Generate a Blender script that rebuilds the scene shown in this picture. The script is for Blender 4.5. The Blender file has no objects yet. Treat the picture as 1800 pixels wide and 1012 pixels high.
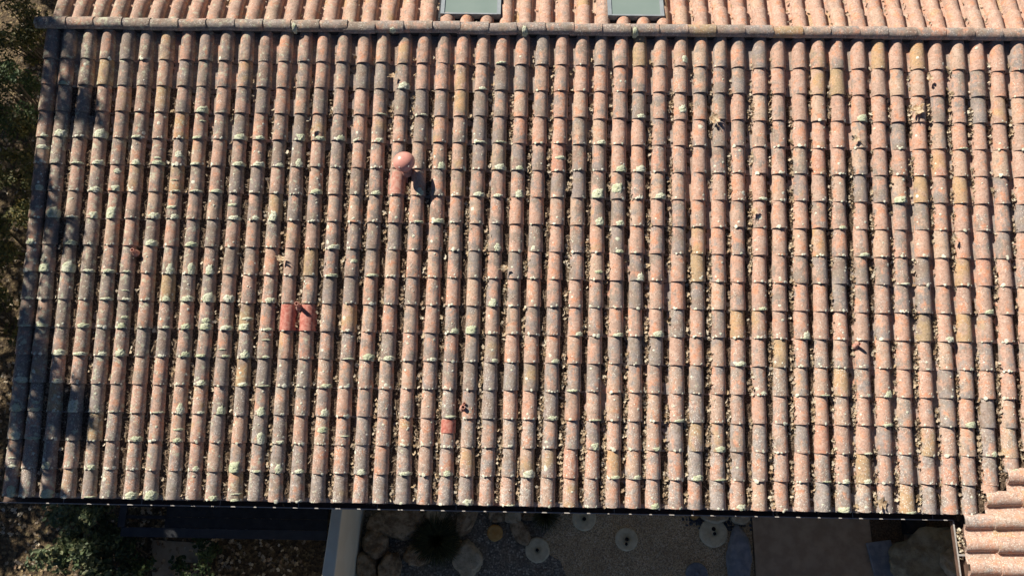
import bpy, math, random
import numpy as np
from mathutils import Vector, Matrix, noise as mnoise

random.seed(7)
rng = np.random.default_rng(7)
scene = bpy.context.scene
COL = scene.collection

# ------------------------------------------------------------------ camera
S, E_, SHEAR = 0.26, 0.3537, -0.00507          # column spacing, row exposure, drift of the columns per row
PITCH = math.radians(11.56)
V0, ZR = 0.135, 4.10                            # first row below the ridge line, height of the tile crests at the ridge
cp, sp = math.cos(PITCH), math.sin(PITCH)
FX = np.array([1., 0, 0]); FU = np.array([0, cp, sp]); FN = np.array([0, -sp, cp])
ORG = np.array([0, -V0 * cp, ZR - V0 * sp])
F_PX = 1500.0
R_CV = np.array([[0.999808926959038, 0.016917880903881778, -0.009792593054905324],
                 [0.015751223330660764, -0.9939229513275962, -0.10894524215323867],
                 [-0.011576205622074778, 0.108770180334328, -0.9939995167672027]])
C_PL = np.array([6.283928440088556, -4.483594960359577, 10.761830929284105])
CAM = ORG + C_PL[0] * FX + C_PL[1] * FU + C_PL[2] * FN
PLW = np.stack([FX, FU, FN], axis=1)           # plane axes -> world
R_WC = R_CV @ PLW.T                            # world -> camera (x right, y down, z forward)
cam_data = bpy.data.cameras.new('camera')
cam_data.sensor_width = 36.0
cam_data.lens = 36.0 * F_PX / 1800.0
cam_data.clip_start = 0.1
cam_data.clip_end = 400.0
cam = bpy.data.objects.new('camera', cam_data)
COL.objects.link(cam)
Rb = (np.diag([1., -1, -1]) @ R_WC).T
M = Matrix([list(Rb[k]) + [CAM[k]] for k in range(3)] + [[0, 0, 0, 1]])
cam.matrix_world = M
scene.camera = cam

def at(px, py, z):
    """the point at height z that the photograph shows at (px, py)"""
    d = R_WC.T @ np.array([(px - 900) / F_PX, (py - 506) / F_PX, 1.0])
    return CAM + d * (z - CAM[2]) / d[2]

def to_px(p):
    q = R_WC @ (np.asarray(p, float) - CAM)
    return 900 + F_PX * q[0] / q[2], 506 + F_PX * q[1] / q[2]

# ------------------------------------------------------------------ world, sun, exposure
SUN = Vector((-1.20, 1.03, 1.23)).normalized()
world = bpy.data.worlds.new('World')
scene.world = world
world.use_nodes = True
wn = world.node_tree
wn.nodes.clear()
sky = wn.nodes.new('ShaderNodeTexSky')
sky.sky_type = 'NISHITA'
sky.sun_disc = False
sky.altitude = 2500.0
sky.air_density = 0.55
sky.dust_density = 0.3
sky.sun_elevation = math.asin(SUN.z)
sky.sun_rotation = math.atan2(SUN.x, SUN.y)
bg = wn.nodes.new('ShaderNodeBackground')
bg.inputs['Strength'].default_value = 0.05
wo = wn.nodes.new('ShaderNodeOutputWorld')
wn.links.new(sky.outputs[0], bg.inputs[0])
wn.links.new(bg.outputs[0], wo.inputs[0])
sl = bpy.data.lights.new('sun', 'SUN')
sl.energy = 5.0
sl.angle = math.radians(0.53)
sl.color = (1.0, 0.915, 0.79)
so = bpy.data.objects.new('sun', sl)
so.rotation_euler = SUN.to_track_quat('Z', 'Y').to_euler()
so.location = (-10, 10, 20)
COL.objects.link(so)
scene.view_settings.view_transform = 'Standard'
scene.view_settings.look = 'None'
scene.view_settings.gamma = 1.0
scene.view_settings.exposure = 0.85
scene.render.resolution_x = 1024
scene.render.resolution_y = 575

# ------------------------------------------------------------------ node helpers
class NT:
    def __init__(self, name):
        self.m = bpy.data.materials.new(name)
        self.m.use_nodes = True
        self.t = self.m.node_tree
        self.t.nodes.clear()
    def n(self, typ, props=None, **ins):
        nd = self.t.nodes.new(typ)
        for k, v in (props or {}).items():
            setattr(nd, k, v)
        for k, v in ins.items():
            self.put(nd, k, v)
        return nd
    def put(self, nd, k, v):
        key = int(k[1:]) if (k[0] == '_' and k[1:].isdigit()) else k.replace('__', ' ')
        s = nd.inputs[key]
        if isinstance(v, bpy.types.NodeSocket):
            self.t.links.new(v, s)
        else:
            if isinstance(v, tuple) and len(v) == 3 and s.type == 'RGBA':
                v = v + (1,)
            s.default_value = v
    def math(self, op, a, b=0.0, c=None, clamp=False):
        nd = self.n('ShaderNodeMath', {'operation': op, 'use_clamp': clamp}, _0=a, _1=b)
        if c is not None:
            self.put(nd, '_2', c)
        return nd.outputs[0]
    def vmath(self, op, a, b):
        return self.n('ShaderNodeVectorMath', {'operation': op}, _0=a, _1=b).outputs[0]
    def mix(self, fac, a, b, mode='MIX'):
        nd = self.t.nodes.new('ShaderNodeMix')
        nd.data_type = 'RGBA'; nd.blend_type = mode; nd.clamp_factor = True
        for idx, v in ((0, fac), (6, a), (7, b)):
            s = nd.inputs[idx]
            if isinstance(v, bpy.types.NodeSocket):
                self.t.links.new(v, s)
            else:
                s.default_value = (v + (1,)) if isinstance(v, tuple) and len(v) == 3 else v
        return nd.outputs[2]
    def noise(self, vec, scale, detail=3.0, rough=0.55):
        nd = self.n('ShaderNodeTexNoise', None, Vector=vec, Scale=scale, Detail=detail, Roughness=rough)
        return nd.outputs[0]
    def vor(self, vec, scale, feature='F1', out='Distance'):
        nd = self.n('ShaderNodeTexVoronoi', {'feature': feature}, Vector=vec, Scale=scale)
        return nd.outputs[out]
    def ramp(self, fac, stops, interp='LINEAR'):
        nd = self.t.nodes.new('ShaderNodeValToRGB')
        cr = nd.color_ramp
        cr.interpolation = interp
        while len(cr.elements) < len(stops):
            cr.elements.new(0.5)
        for el, (p, c) in zip(cr.elements, stops):
            el.position = p
            el.color = (c if isinstance(c, tuple) else (c, c, c)) + (1,)
        self.t.links.new(fac, nd.inputs[0])
        return nd.outputs[0]
    def step(self, v, lo, hi):
        nd = self.n('ShaderNodeMapRange', {'interpolation_type': 'SMOOTHSTEP'}, _0=v, _1=lo, _2=hi, _3=0.0, _4=1.0)
        return nd.outputs[0]
    def pos(self):
        return self.n('ShaderNodeNewGeometry').outputs['Position']
    def island(self):
        return self.n('ShaderNodeNewGeometry').outputs['Random Per Island']
    def finish(self, color, rough=0.9, bump=None, bstr=0.3, bdist=0.01, metal=0.0, spec=0.3):
        b = self.n('ShaderNodeBsdfPrincipled')
        self.put(b, 'Base__Color', color)
        self.put(b, 'Roughness', rough)
        self.put(b, 'Metallic', metal)
        self.put(b, 'Specular__IOR__Level', spec)
        if bump is not None:
            bn = self.n('ShaderNodeBump', None, Height=bump, Strength=bstr, Distance=bdist)
            self.t.links.new(bn.outputs[0], b.inputs['Normal'])
        o = self.n('ShaderNodeOutputMaterial')
        self.t.links.new(b.outputs[0], o.inputs[0])
        return self.m

def tile_material(name, from_object):
    """aged clay: per tile (seed, grey, ochre, speckle) comes from the object's colour or, for joined tiles, from an attribute"""
    t = NT(name)
    if from_object:
        oi = t.n('ShaderNodeObjectInfo')
        colr, alpha = oi.outputs['Color'], oi.outputs['Alpha']
    else:
        at_ = t.n('ShaderNodeAttribute', {'attribute_name': 'tile'})
        colr, alpha = at_.outputs['Color'], at_.outputs['Alpha']
    sep = t.n('ShaderNodeSeparateColor', None, Color=colr)
    seed, grey, och = sep.outputs[0], sep.outputs[1], sep.outputs[2]
    off = t.n('ShaderNodeCombineXYZ', None, X=t.math('MULTIPLY', seed, 37.3), Y=t.math('MULTIPLY', seed, 91.7), Z=t.math('MULTIPLY', seed, 53.1)).outputs[0]
    p = t.vmath('ADD', t.pos(), off)
    s2 = t.math('FRACT', t.math('MULTIPLY', seed, 7.31))
    base = t.ramp(s2, [(0.0, (.35, .230, .180)), (.25, (.42, .270, .210)), (.5, (.44, .268, .200)), (.7, (.36, .250, .198)), (.88, (.42, .305, .225)), (1.0, (.42, .225, .165))])
    wp = t.pos()
    n1 = t.noise(p, 6.0, 3.0, .62)
    n2 = t.noise(p, 16.0, 4.0, .65)
    n3 = t.noise(t.vmath('ADD', p, (3.3, 8.1, 1.7)), 5.5, 2.0, .5)
    n4 = t.noise(t.vmath('ADD', p, (13.3, 2.1, 5.7)), 9.0, 3.0, .55)
    broad = t.noise(wp, .9, 3.0, .6)
    streak = t.noise(t.vmath('MULTIPLY', p, (30.0, 3.2, 8.0)), 1.0, 3.0, .6)
    # fresh orange clay
    c = t.mix(t.math('MULTIPLY', t.step(n4, .51, .65), .80), base, (.51, .235, .140))
    # dusty pink and tan drift inside a tile
    c = t.mix(t.math('MULTIPLY', t.step(n2, .44, .66), .45), c, (.54, .415, .340))
    # soot-grey, green-grey and blue-grey weathering, partly running across neighbours, partly in streaks
    gthr = t.math('SUBTRACT', .86, t.math('ADD', t.math('MULTIPLY', grey, .56), t.math('MULTIPLY', t.math('SUBTRACT', broad, .5), .50)))
    gsum = t.math('ADD', t.math('MULTIPLY', n1, .52), t.math('ADD', t.math('MULTIPLY', n2, .24), t.math('MULTIPLY', streak, .24)))
    gsum = t.math('MULTIPLY_ADD', gsum, 1.7, -.35)
    gm = t.step(gsum, t.math('SUBTRACT', gthr, .11), t.math('ADD', gthr, .09))
    gcol = t.ramp(n3, [(.34, (.180, .140, .118)), (.46, (.205, .190, .160)), (.55, (.180, .180, .182)), (.68, (.255, .232, .214))])
    lowz = t.n('ShaderNodeMapRange', None, _0=t.n('ShaderNodeSeparateXYZ', None, Vector=wp).outputs[1], _1=-3.2, _2=-6.0, _3=0.0, _4=.75).outputs[0]
    gcol = t.mix(t.math('MULTIPLY', lowz, t.step(n2, .38, .60)), gcol, (.315, .305, .298))
    c = t.mix(t.math('MULTIPLY', gm, .82), c, gcol)
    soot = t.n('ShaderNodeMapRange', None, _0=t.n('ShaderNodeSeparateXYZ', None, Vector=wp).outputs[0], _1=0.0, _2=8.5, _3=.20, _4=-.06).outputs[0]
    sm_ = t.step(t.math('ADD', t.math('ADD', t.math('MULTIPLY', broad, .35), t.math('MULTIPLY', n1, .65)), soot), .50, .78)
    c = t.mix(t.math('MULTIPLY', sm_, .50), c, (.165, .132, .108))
    # ochre crust
    om = t.step(t.math('ADD', n3, t.math('MULTIPLY', och, .45)), .74, 1.0)
    c = t.mix(t.math('MULTIPLY', om, .62), c, (.40, .275, .125))
    # fine grain
    fine = t.noise(p, 46.0, 3.0, .75)
    c = t.mix(t.math('MULTIPLY', t.step(fine, .48, .68), .66), c, (.150, .118, .098))
    c = t.mix(t.math('MULTIPLY', t.step(t.noise(t.vmath('ADD', p, (2.2, 6.1, 4.4)), 42.0, 3.0, .75), .52, .72), .55), c, (.62, .47, .38))
    # pale lichen specks
    vd = t.vor(t.vmath('ADD', p, (5.1, 1.9, 7.7)), 46.0)
    sm = t.math('MULTIPLY', t.step(vd, .34, .16), t.step(t.math('ADD', t.noise(p, 11.0, 2.0, .6), t.math('MULTIPLY', alpha, .42)), .66, .80))
    c = t.mix(t.math('MULTIPLY', sm, .85), c, (.66, .63, .55))
    wash = t.step(t.math('ADD', t.noise(t.vmath('ADD', p, (1.1, 4.9, 9.7)), 24.0, 3.0, .7), t.math('MULTIPLY', alpha, .22)), .68, .86)
    c = t.mix(t.math('MULTIPLY', wash, .6), c, (.50, .48, .43))
    # thin flat grey-green lichen, thickest towards the shaded left end of the house
    sx = t.n('ShaderNodeSeparateXYZ', None, Vector=wp).outputs[0]
    zone = t.n('ShaderNodeMapRange', None, _0=sx, _1=.5, _2=7.0, _3=.085, _4=-.02).outputs[0]
    ln = t.math('ADD', t.noise(t.vmath('ADD', p, (7.7, 3.1, .4)), 13.0, 4.0, .7), zone)
    c = t.mix(t.math('MULTIPLY', t.step(ln, .62, .72), .72), c, (.44, .46, .34))
    h = t.math('ADD', t.math('MULTIPLY', n2, .6), t.math('MULTIPLY', fine, .4))
    return t.finish(c, .92, h, .7, .010, spec=.15)

MAT = {}
MAT['tile'] = tile_material('aged clay tile', True)
MAT['tile_joined'] = tile_material('aged clay tiles joined', False)

def simple(name, c1, c2, scale=8.0, rough=.85, bstr=.3, bdist=.01, metal=0.0, spec=.3, lo=.35, hi=.65, obj=False):
    t = NT(name)
    p = t.pos()
    n = t.noise(p, scale, 4.0, .6)
    return t.finish(t.mix(t.step(n, lo, hi), c1, c2), rough, t.noise(p, scale * 5, 3.0, .6), bstr, bdist, metal, spec)

def leafmat(name, cols, rough=.7, transl=0.0):
    t = NT(name)
    stops = [(k / max(1, len(cols) - 1), c) for k, c in enumerate(cols)]
    c = t.ramp(t.island(), stops)
    n = t.noise(t.pos(), 40.0, 2.0)
    c = t.mix(t.math('MULTIPLY', n, .5), c, (.03, .025, .015))
    b = t.n('ShaderNodeBsdfPrincipled')
    t.put(b, 'Base__Color', c); t.put(b, 'Roughness', rough); t.put(b, 'Specular__IOR__Level', .25)
    o = t.n('ShaderNodeOutputMaterial')
    if transl > 0:
        tr = t.n('ShaderNodeBsdfTranslucent', None, Color=c)
        mx = t.n('ShaderNodeMixShader', None, _0=transl)
        t.t.links.new(b.outputs[0], mx.inputs[1]); t.t.links.new(tr.outputs[0], mx.inputs[2])
        t.t.links.new(mx.outputs[0], o.inputs[0])
    else:
        t.t.links.new(b.outputs[0], o.inputs[0])
    return t.m

def lichen_material():
    t = NT('pale green lichen')
    p = t.pos()
    n = t.noise(p, 75.0, 3.0, .7)
    oi = t.n('ShaderNodeObjectInfo')
    c = t.mix(oi.outputs['Random'], (.52, .55, .40), (.70, .70, .58))
    c = t.mix(t.math('MULTIPLY', t.step(n, .47, .64), .75), c, (.26, .32, .16))
    c = t.mix(t.math('MULTIPLY', t.step(t.noise(p, 26.0, 2.0), .48, .66), .7), c, (.36, .40, .24))
    return t.finish(c, .95, n, .8, .02, spec=.1)
MAT['lichen'] = lichen_material()
MAT['crust'] = simple('grey lichen crust', (.46, .48, .36), (.68, .66, .56), 30.0, .95)
MAT['deck'] = simple('roof felt', (.03, .027, .025), (.05, .045, .04), 6.0)
MAT['render_wall'] = simple('off white render', (.60, .57, .50), (.70, .67, .59), 3.0, .9, .15)
MAT['garden_wall'] = simple('white painted wall', (.74, .67, .50), (.80, .74, .57), 2.5, .9, .15)
MAT['timber'] = simple('dark stained timber', (.030, .024, .020), (.055, .042, .033), 14.0, .7)
MAT['fascia'] = simple('dark brown fascia', (.05, .035, .028), (.08, .055, .042), 9.0, .7)
MAT['gutter'] = simple('brown gutter metal', (.09, .055, .042), (.13, .085, .065), 11.0, .55)
MAT['lip'] = simple('pale gutter edge', (.30, .28, .27), (.38, .36, .34), 25.0, .5)
MAT['vent'] = simple('salmon painted metal', (.50, .225, .185), (.57, .275, .225), 10.0, .30, .1)
MAT['flash'] = simple('red painted flashing', (.38, .16, .12), (.46, .27, .215), 20.0, .9, .3, .004)
MAT['flash_red'] = simple('bright red painted flashing', (.33, .10, .075), (.45, .21, .165), 26.0, .8, .3, .004)
MAT['hole'] = simple('painted hole shade', (.01, .008, .007), (.02, .016, .014), 10.0)
MAT['frame'] = simple('grey skylight frame', (.20, .23, .25), (.25, .28, .30), 10.0, .45, .1)
MAT['framedark'] = simple('black skylight apron', (.02, .022, .025), (.035, .038, .042), 10.0, .5, .1)
MAT['litter'] = leafmat('dry tan leaves', [(.34, .24, .14), (.52, .40, .26), (.62, .52, .38), (.72, .65, .52), (.30, .19, .11), (.58, .46, .32), (.24, .155, .10), (.66, .57, .43)], .8, .15)
MAT['bigleaf'] = simple('dry curled leaf', (.26, .155, .08), (.60, .48, .33), 22.0, .75, .5, .01)
MAT['twig'] = leafmat('brown needles and twigs', [(.12, .08, .05), (.26, .18, .12), (.36, .27, .18), (.08, .055, .035), (.48, .38, .28)], .9)
def dirt_material():
    t = NT('leaf mould')
    p = t.pos()
    n = t.noise(p, 55.0, 4.0, .75)
    c = t.ramp(n, [(.33, (.022, .015, .011)), (.47, (.07, .048, .034)), (.57, (.17, .125, .09)), (.69, (.42, .33, .245))])  # mould browns, taken darker to deepen the shade between tile columns
    return t.finish(c, .95, n, 1.0, .03, spec=.1)
MAT['dirt'] = dirt_material()

def glass_material():
    t = NT('green skylight glass')
    n = t.noise(t.pos(), 3.0, 3.0)
    c = t.mix(n, (.15, .20, .185), (.20, .25, .23))
    return t.finish(c, .10, None, metal=0.0, spec=.5)
MAT['glass'] = glass_material()

# ------------------------------------------------------------------ mesh helpers
def mesh_from(name, verts, faces, mat=None, smooth=True, angle=40):
    me = bpy.data.meshes.new(name)
    me.from_pydata([tuple(map(float, v)) for v in verts], [], [tuple(int(k) for k in f) for f in faces])
    if mat:
        me.materials.append(mat)
    if smooth:
        me.polygons.foreach_set('use_smooth', [True] * len(me.polygons))
        me.set_sharp_from_angle(angle=math.radians(angle))
    me.update()
    return me

def link(name, data, parent=None, loc=None, mat4=None):
    o = bpy.data.objects.new(name, data)
    COL.objects.link(o)
    if parent is not None:
        o.parent = parent
    if mat4 is not None:
        o.matrix_local = mat4
    elif loc is not None:
        o.location = loc
    return o

def tag(o, label=None, cat=None, group=None, kind=None):
    if label: o['label'] = label
    if cat: o['category'] = cat
    if group: o['group'] = group
    if kind: o['kind'] = kind
    return o

class MB:
    def __init__(self):
        self.v, self.f = [], []
    def add(self, v, f):
        b = len(self.v)
        self.v += [tuple(x) for x in v]
        self.f += [tuple(k + b for k in q) for q in f]
        return self
    def box(self, x0, x1, y0, y1, z0, z1):
        v = [(x0, y0, z0), (x1, y0, z0), (x1, y1, z0), (x0, y1, z0), (x0, y0, z1), (x1, y0, z1), (x1, y1, z1), (x0, y1, z1)]
        f = [(0, 3, 2, 1), (4, 5, 6, 7), (0, 1, 5, 4), (1, 2, 6, 5), (2, 3, 7, 6), (3, 0, 4, 7)]
        return self.add(v, f)
    def tube(self, p0, p1, r0, r1, seg=10, caps=True):
        p0, p1 = Vector(p0), Vector(p1)
        d = (p1 - p0).normalized()
        a = d.orthogonal().normalized(); b = d.cross(a)
        v = []
        for p, r in ((p0, r0), (p1, r1)):
            for k in range(seg):
                w = 2 * math.pi * k / seg
                v.append(p + a * (r * math.cos(w)) + b * (r * math.sin(w)))
        f = [(k, (k + 1) % seg, seg + (k + 1) % seg, seg + k) for k in range(seg)]
        if caps:
            f += [tuple(range(seg - 1, -1, -1)), tuple(range(seg, 2 * seg))]
        return self.add(v, f)
    def lathe(self, prof, seg=24, c=(0, 0, 0)):
        v = [(c[0] + r * math.cos(2 * math.pi * k / seg), c[1] + r * math.sin(2 * math.pi * k / seg), c[2] + z) for r, z in prof for k in range(seg)]
        f = []
        for j in range(len(prof) - 1):
            for k in range(seg):
                k2 = (k + 1) % seg
                f.append((j * seg + k, j * seg + k2, (j + 1) * seg + k2, (j + 1) * seg + k))
        return self.add(v, f)
    def build(self, name, mat, parent=None, smooth=False, angle=40, loc=None, mat4=None):
        return link(name, mesh_from(name, self.v, self.f, mat, smooth, angle), parent, loc, mat4)

# ------------------------------------------------------------------ tile shapes
CAP_L = 0.425
def cap_verts(seed, w0=.098, w1=.089, hgt=.100, L=CAP_L, K=13, tilt=.023, th=.017):
    r = random.Random(seed)
    ys = [0.0, .010, .14, .28, L]
    V, Fc = [], []
    bend = r.uniform(-.004, .004); asym = r.uniform(-.05, .05)
    def ring(y, shrink, chip=0.0):
        u = y / L
        w = w0 + (w1 - w0) * u - shrink
        base = .028 - tilt * y / E_
        h = hgt - .004 * u - shrink
        for k in range(K):
            a = math.pi * k / (K - 1)
            cx = -math.cos(a)
            x = cx * w * (1 + asym * .15 * math.sin(a)) + bend * math.sin(math.pi * u)
            z = base + h * (max(0.0, math.sin(a)) ** .92)
            j = mnoise.noise((x * 9 + seed * 3.1, y * 7, z * 9)) * .0022
            yy = y
            if chip:
                yy += chip * max(0, mnoise.noise((x * 14 + seed * 1.7, seed * .7, 0)))
            V.append((x + j, yy, z + j))
    ring(0, .002, .012); ring(.010, 0, .010)
    for y in ys[2:]:
        ring(y, 0)
    n = len(ys)
    for j in range(n - 1):
        for k in range(K - 1):
            Fc.append((j * K + k, j * K + k + 1, (j + 1) * K + k + 1, (j + 1) * K + k))
    b = len(V)
    ring(0, th, .012)            # inner lower edge
    ring(.16, th)
    for k in range(K - 1):
        Fc.append((k + 1, k, b + k, b + k + 1))
        Fc.append((b + k + 1, b + k, b + K + k, b + K + k + 1))
    return np.array(V), Fc

NVAR = 8
CAPS = [cap_verts(s + 1) for s in range(NVAR)]
CAP_ME = [mesh_from('cap_tile', v, f, MAT['tile'], True, 50) for v, f in CAPS]

def pan_verts(K=7, w=.100, L=.43, dep=.046, tilt=.016):
    V, Fc = [], []
    for (y, th) in ((0, .0), (.2, .0), (L, .0)):
        for k in range(K):
            u = -1 + 2 * k / (K - 1)
            V.append((u * (w - .008 * y / L), y, .020 + dep * u * u - tilt * y / E_))
    b = len(V)
    for k in range(K):
        u = -1 + 2 * k / (K - 1)
        V.append((u * w, 0.001, .020 + dep * u * u - .016))
    for j in range(2):
        for k in range(K - 1):
            Fc.append((j * K + k, j * K + k + 1, (j + 1) * K + k + 1, (j + 1) * K + k))
    for k in range(K - 1):
        Fc.append((k + 1, k, b + k, b + k + 1))
    return np.array(V), Fc
PAN = pan_verts()

def mat_from(origin, ax, ay, az):
    return np.array([[ax[0], ay[0], az[0], origin[0]], [ax[1], ay[1], az[1], origin[1]], [ax[2], ay[2], az[2], origin[2]], [0, 0, 0, 1.]])

HD = -.133                       # tile base level below the crest plane
FRONT = mat_from(ORG + FN * HD, FX, FU, FN)
# back slope: mirrored about the ridge line; its tiles run down towards +Y
RIDGE = ORG + FU * V0 + FN * HD
BX, BU, BN = np.array([-1., 0, 0]), np.array([0, -cp, sp]), np.array([0, sp, cp])
BACK = mat_from(RIDGE, BX, BU, BN)
# wing: eave along Y at XE, tiles run down towards -X
NROW = 17
EAVE = ORG - FU * (NROW * E_) + FN * HD
XE = at(1693, 912, EAVE[2] + .06)[0]
WX, WU, WN = np.array([0, -1., 0]), np.array([cp, 0, sp]), np.array([-sp, 0, cp])
WING = mat_from(np.array([XE, EAVE[1], EAVE[2]]), WX, WU, WN)

def jitter(x, y, z=0.0, rz=.006, rx=.012, d=.0026, sc=.02):
    a = random.gauss(0, rz); b = random.gauss(0, rx)
    s1 = 1 + random.gauss(0, sc)
    m = Matrix.Translation((x + random.gauss(0, d), y + random.gauss(0, d * .8), z + random.gauss(0, .0015)))
    return np.array(m @ Matrix.Rotation(a, 4, 'Z') @ Matrix.Rotation(b, 4, 'Y') @ Matrix.Diagonal((s1, 1, s1, 1)))

def tile_params(px, py, region='front'):
    left = min(1, max(0, 1 - px / 1800)); low = min(1, max(0, py / 900))
    seed = random.random()
    g = .33 + .26 * left ** .8 + .12 * low + random.gauss(0, .16)
    if random.random() < .08: g += .25
    hot = random.random() < .035
    och = random.random() ** 2 * .9 if random.random() < .22 else random.random() * .2
    sk = .12 + .50 * low ** 2 + random.gauss(0, .12)
    if hot: och = 1.0
    if region == 'back':
        g = .10 + .25 * max(0, 1 - px / 700) + random.gauss(0, .12); sk = .05
    if region == 'wing':
        g = .26 + random.gauss(0, .12); sk = .75
    if region == 'ridge':
        g = .80 + random.gauss(0, .10) - .55 * max(0, px / 1800 - .72); sk = .5
    cl = lambda v: min(1, max(0, v))
    return (seed, cl(g), cl(och), cl(sk))

# ------------------------------------------------------------------ house
house = link('house', None)
house.location = (0, 0, 0)
tag(house, 'house under a weathered terracotta barrel tile roof seen from above', 'house')

X_L, X_R = -.14, 14.2
deck = MB()
def slope_sheet(mb, mat, x0, x1, y0, y1, z0=-.055, z1=-.010):
    c = [mat @ np.array([x, y, z, 1]) for z in (z0, z1) for (x, y) in ((x0, y0), (x1, y0), (x1, y1), (x0, y1))]
    mb.add([tuple(k[:3]) for k in c], [(0, 3, 2, 1), (4, 5, 6, 7), (0, 1, 5, 4), (1, 2, 6, 5), (2, 3, 7, 6), (3, 0, 4, 7)])
slope_sheet(deck, FRONT, -.085, X_R, -NROW * E_ + .06, V0 - .02)
front = deck.build('front_roof_slope', MAT['deck'], house)
deck = MB(); slope_sheet(deck, BACK, -X_R, .03, -6.0, -.02)
back = deck.build('back_roof_slope', MAT['deck'], house)
deck = MB(); slope_sheet(deck, WING, -1.2, 3.2, .05, 2.6, -.060, -.016)
wing = deck.build('wing_roof_slope', MAT['deck'], house)

class Joined:
    def __init__(self):
        self.v, self.f, self.c, self.n = [], [], [], 0
    def add(self, verts, faces, m, col):
        w = verts @ m[:3, :3].T + m[:3, 3]
        self.v.append(w); self.f += [tuple(k + self.n for k in q) for q in faces]
        self.c.append(np.tile(np.array(col, np.float32), (len(w), 1)))
        self.n += len(w)
    def build(self, name, parent, mat):
        me = mesh_from(name, np.concatenate(self.v), self.f, mat, True, 50)
        a = me.attributes.new('tile', 'FLOAT_COLOR', 'POINT')
        a.data.foreach_set('color', np.concatenate(self.c).ravel())
        o = link(name, me, parent)
        o['kind'] = 'stuff'
        return o

def place_cap(slope, frame, x, y, px, py, region, single, joined, z=0.0, sy=1.0):
    slip = random.random() < .05 and region == 'front' and y > -16.5 * E_
    m = frame @ (jitter(x, y - random.uniform(.003, .014), z, .020, .03) if slip else jitter(x, y, z)) @ np.diag([1, sy, 1, 1])
    k = random.randrange(NVAR)
    col = tile_params(px, py, region)
    if single:
        o = link('cap_tile', CAP_ME[k], slope, mat4=Matrix(m.tolist()))
        o.color = col
    else:
        joined.add(CAPS[k][0], CAPS[k][1], m, col)
    return m

NCOL = 54
# where each column of tiles really runs (the tilers did not keep an even spacing): picture columns at the ridge and at the eave
TOPX = [85, 115, 151, 185, 220, 254, 289, 326, 359, 395, 431, 465, 500, 535, 567, 602, 639, 672, 710, 745, 780, 814, 849, 884, 919, 955, 990, 1025, 1059, 1094, 1127, 1164, 1200, 1235, 1269,
        1302, 1339, 1372, 1410, 1442, 1477, 1514, 1550, 1582, 1619, 1652, 1690, 1725, 1761, 1796, 1832, 1867, 1902, 1937]
BOTX = [12, 42, 77, 115, 152, 186, 226, 262, 301, 336, 371, 410, 446, 482, 520, 557, 595, 631, 667, 707, 745, 782, 819, 855, 892, 926, 964, 1004, 1041, 1079, 1115, 1150, 1190, 1225, 1264, 1300,
        1339, 1377, 1415, 1451, 1487, 1525, 1562, 1600, 1639, 1677, 1710, 1748, 1786, 1823, 1860, 1898, 1935, 1972]
def x_on_row(px, v):
    X = px / 36 * S
    for _ in range(4):
        q = to_px(ORG + X * FX - v * FU)
        X += (px - q[0]) / (to_px(ORG + (X + 1) * FX - v * FU)[0] - q[0])
    return X
VT, VB = .45 * E_, 16.6 * E_
COLT = [(x_on_row(a, VT), x_on_row(b, VB)) for a, b in zip(TOPX, BOTX)]
def colx(i, v):
    a, b = COLT[i]
    return a + (b - a) * (v - VT) / (VB - VT)
def valx(i, v):
    return (colx(i, v) + colx(i + 1, v)) / 2 if i + 1 < len(COLT) else colx(i, v) + S / 2
jf, jp = Joined(), Joined()
LICH = []                        # (matrix, px, py) of every front cap
def front_end_v(X):
    """distance down the slope where a column at X stops: the eave, or the valley with the wing"""
    ve = NROW * E_
    if X > XE + .07:
        ve -= (X - XE - .07) * .97
    return ve
for i in range(NCOL):
    for r in range(1, NROW + 1):
        v = r * E_; x = colx(i, v)
        ve = front_end_v(x)
        if v - E_ > ve - .06:
            continue
        v = min(v, ve + .02)
        pxy = to_px(ORG + x * FX - v * FU)
        single = r >= 13 and pxy[0] > -20 and pxy[0] < 1820
        m = place_cap(front, FRONT, x, -v, pxy[0], pxy[1], 'front', single, jf)
        LICH.append((m, pxy[0], pxy[1], i, r))
    for r in range(1, NROW + 1):
        v = r * E_; x = valx(i, v)
        ve = front_end_v(x)
        if v - E_ > ve - .06: continue
        v = min(v, ve + .05)
        pxy = to_px(ORG + x * FX - v * FU)
        col = tile_params(pxy[0], pxy[1]); col = (col[0], min(1, col[1] * .5 + .50), col[2] * .3, .15)  # pans greyer than the caps; valley shade is partly put into this colour
        jp.add(PAN[0], PAN[1], FRONT @ jitter(x, -v - .012, 0, .006, .004, .003, .005), col)
# back slope
jb = Joined()
for i in range(NCOL):
    for r in range(1, 5):
        x = -(i * S + .04); y = -r * E_ - .02
        w = (BACK @ np.array([x, y, .1, 1]))[:3]
        pxy = to_px(w)
        sk_hole = any(a < pxy[0] < b for a, b in ((788, 868), (1084, 1160))) and r >= 1
        if sk_hole:
            if r == 1:
                place_cap(back, BACK, x, -.20, pxy[0], pxy[1], 'back', False, jb, sy=.45)
            continue
        place_cap(back, BACK, x, y, pxy[0], pxy[1], 'back', r <= 1 and 0 < pxy[0] < 1800, jb)
        col = tile_params(pxy[0], pxy[1], 'back')
        jp.add(PAN[0], PAN[1], BACK @ jitter(x - S / 2, y - .012, 0, .005, .004, .003, .005), col)
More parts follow.
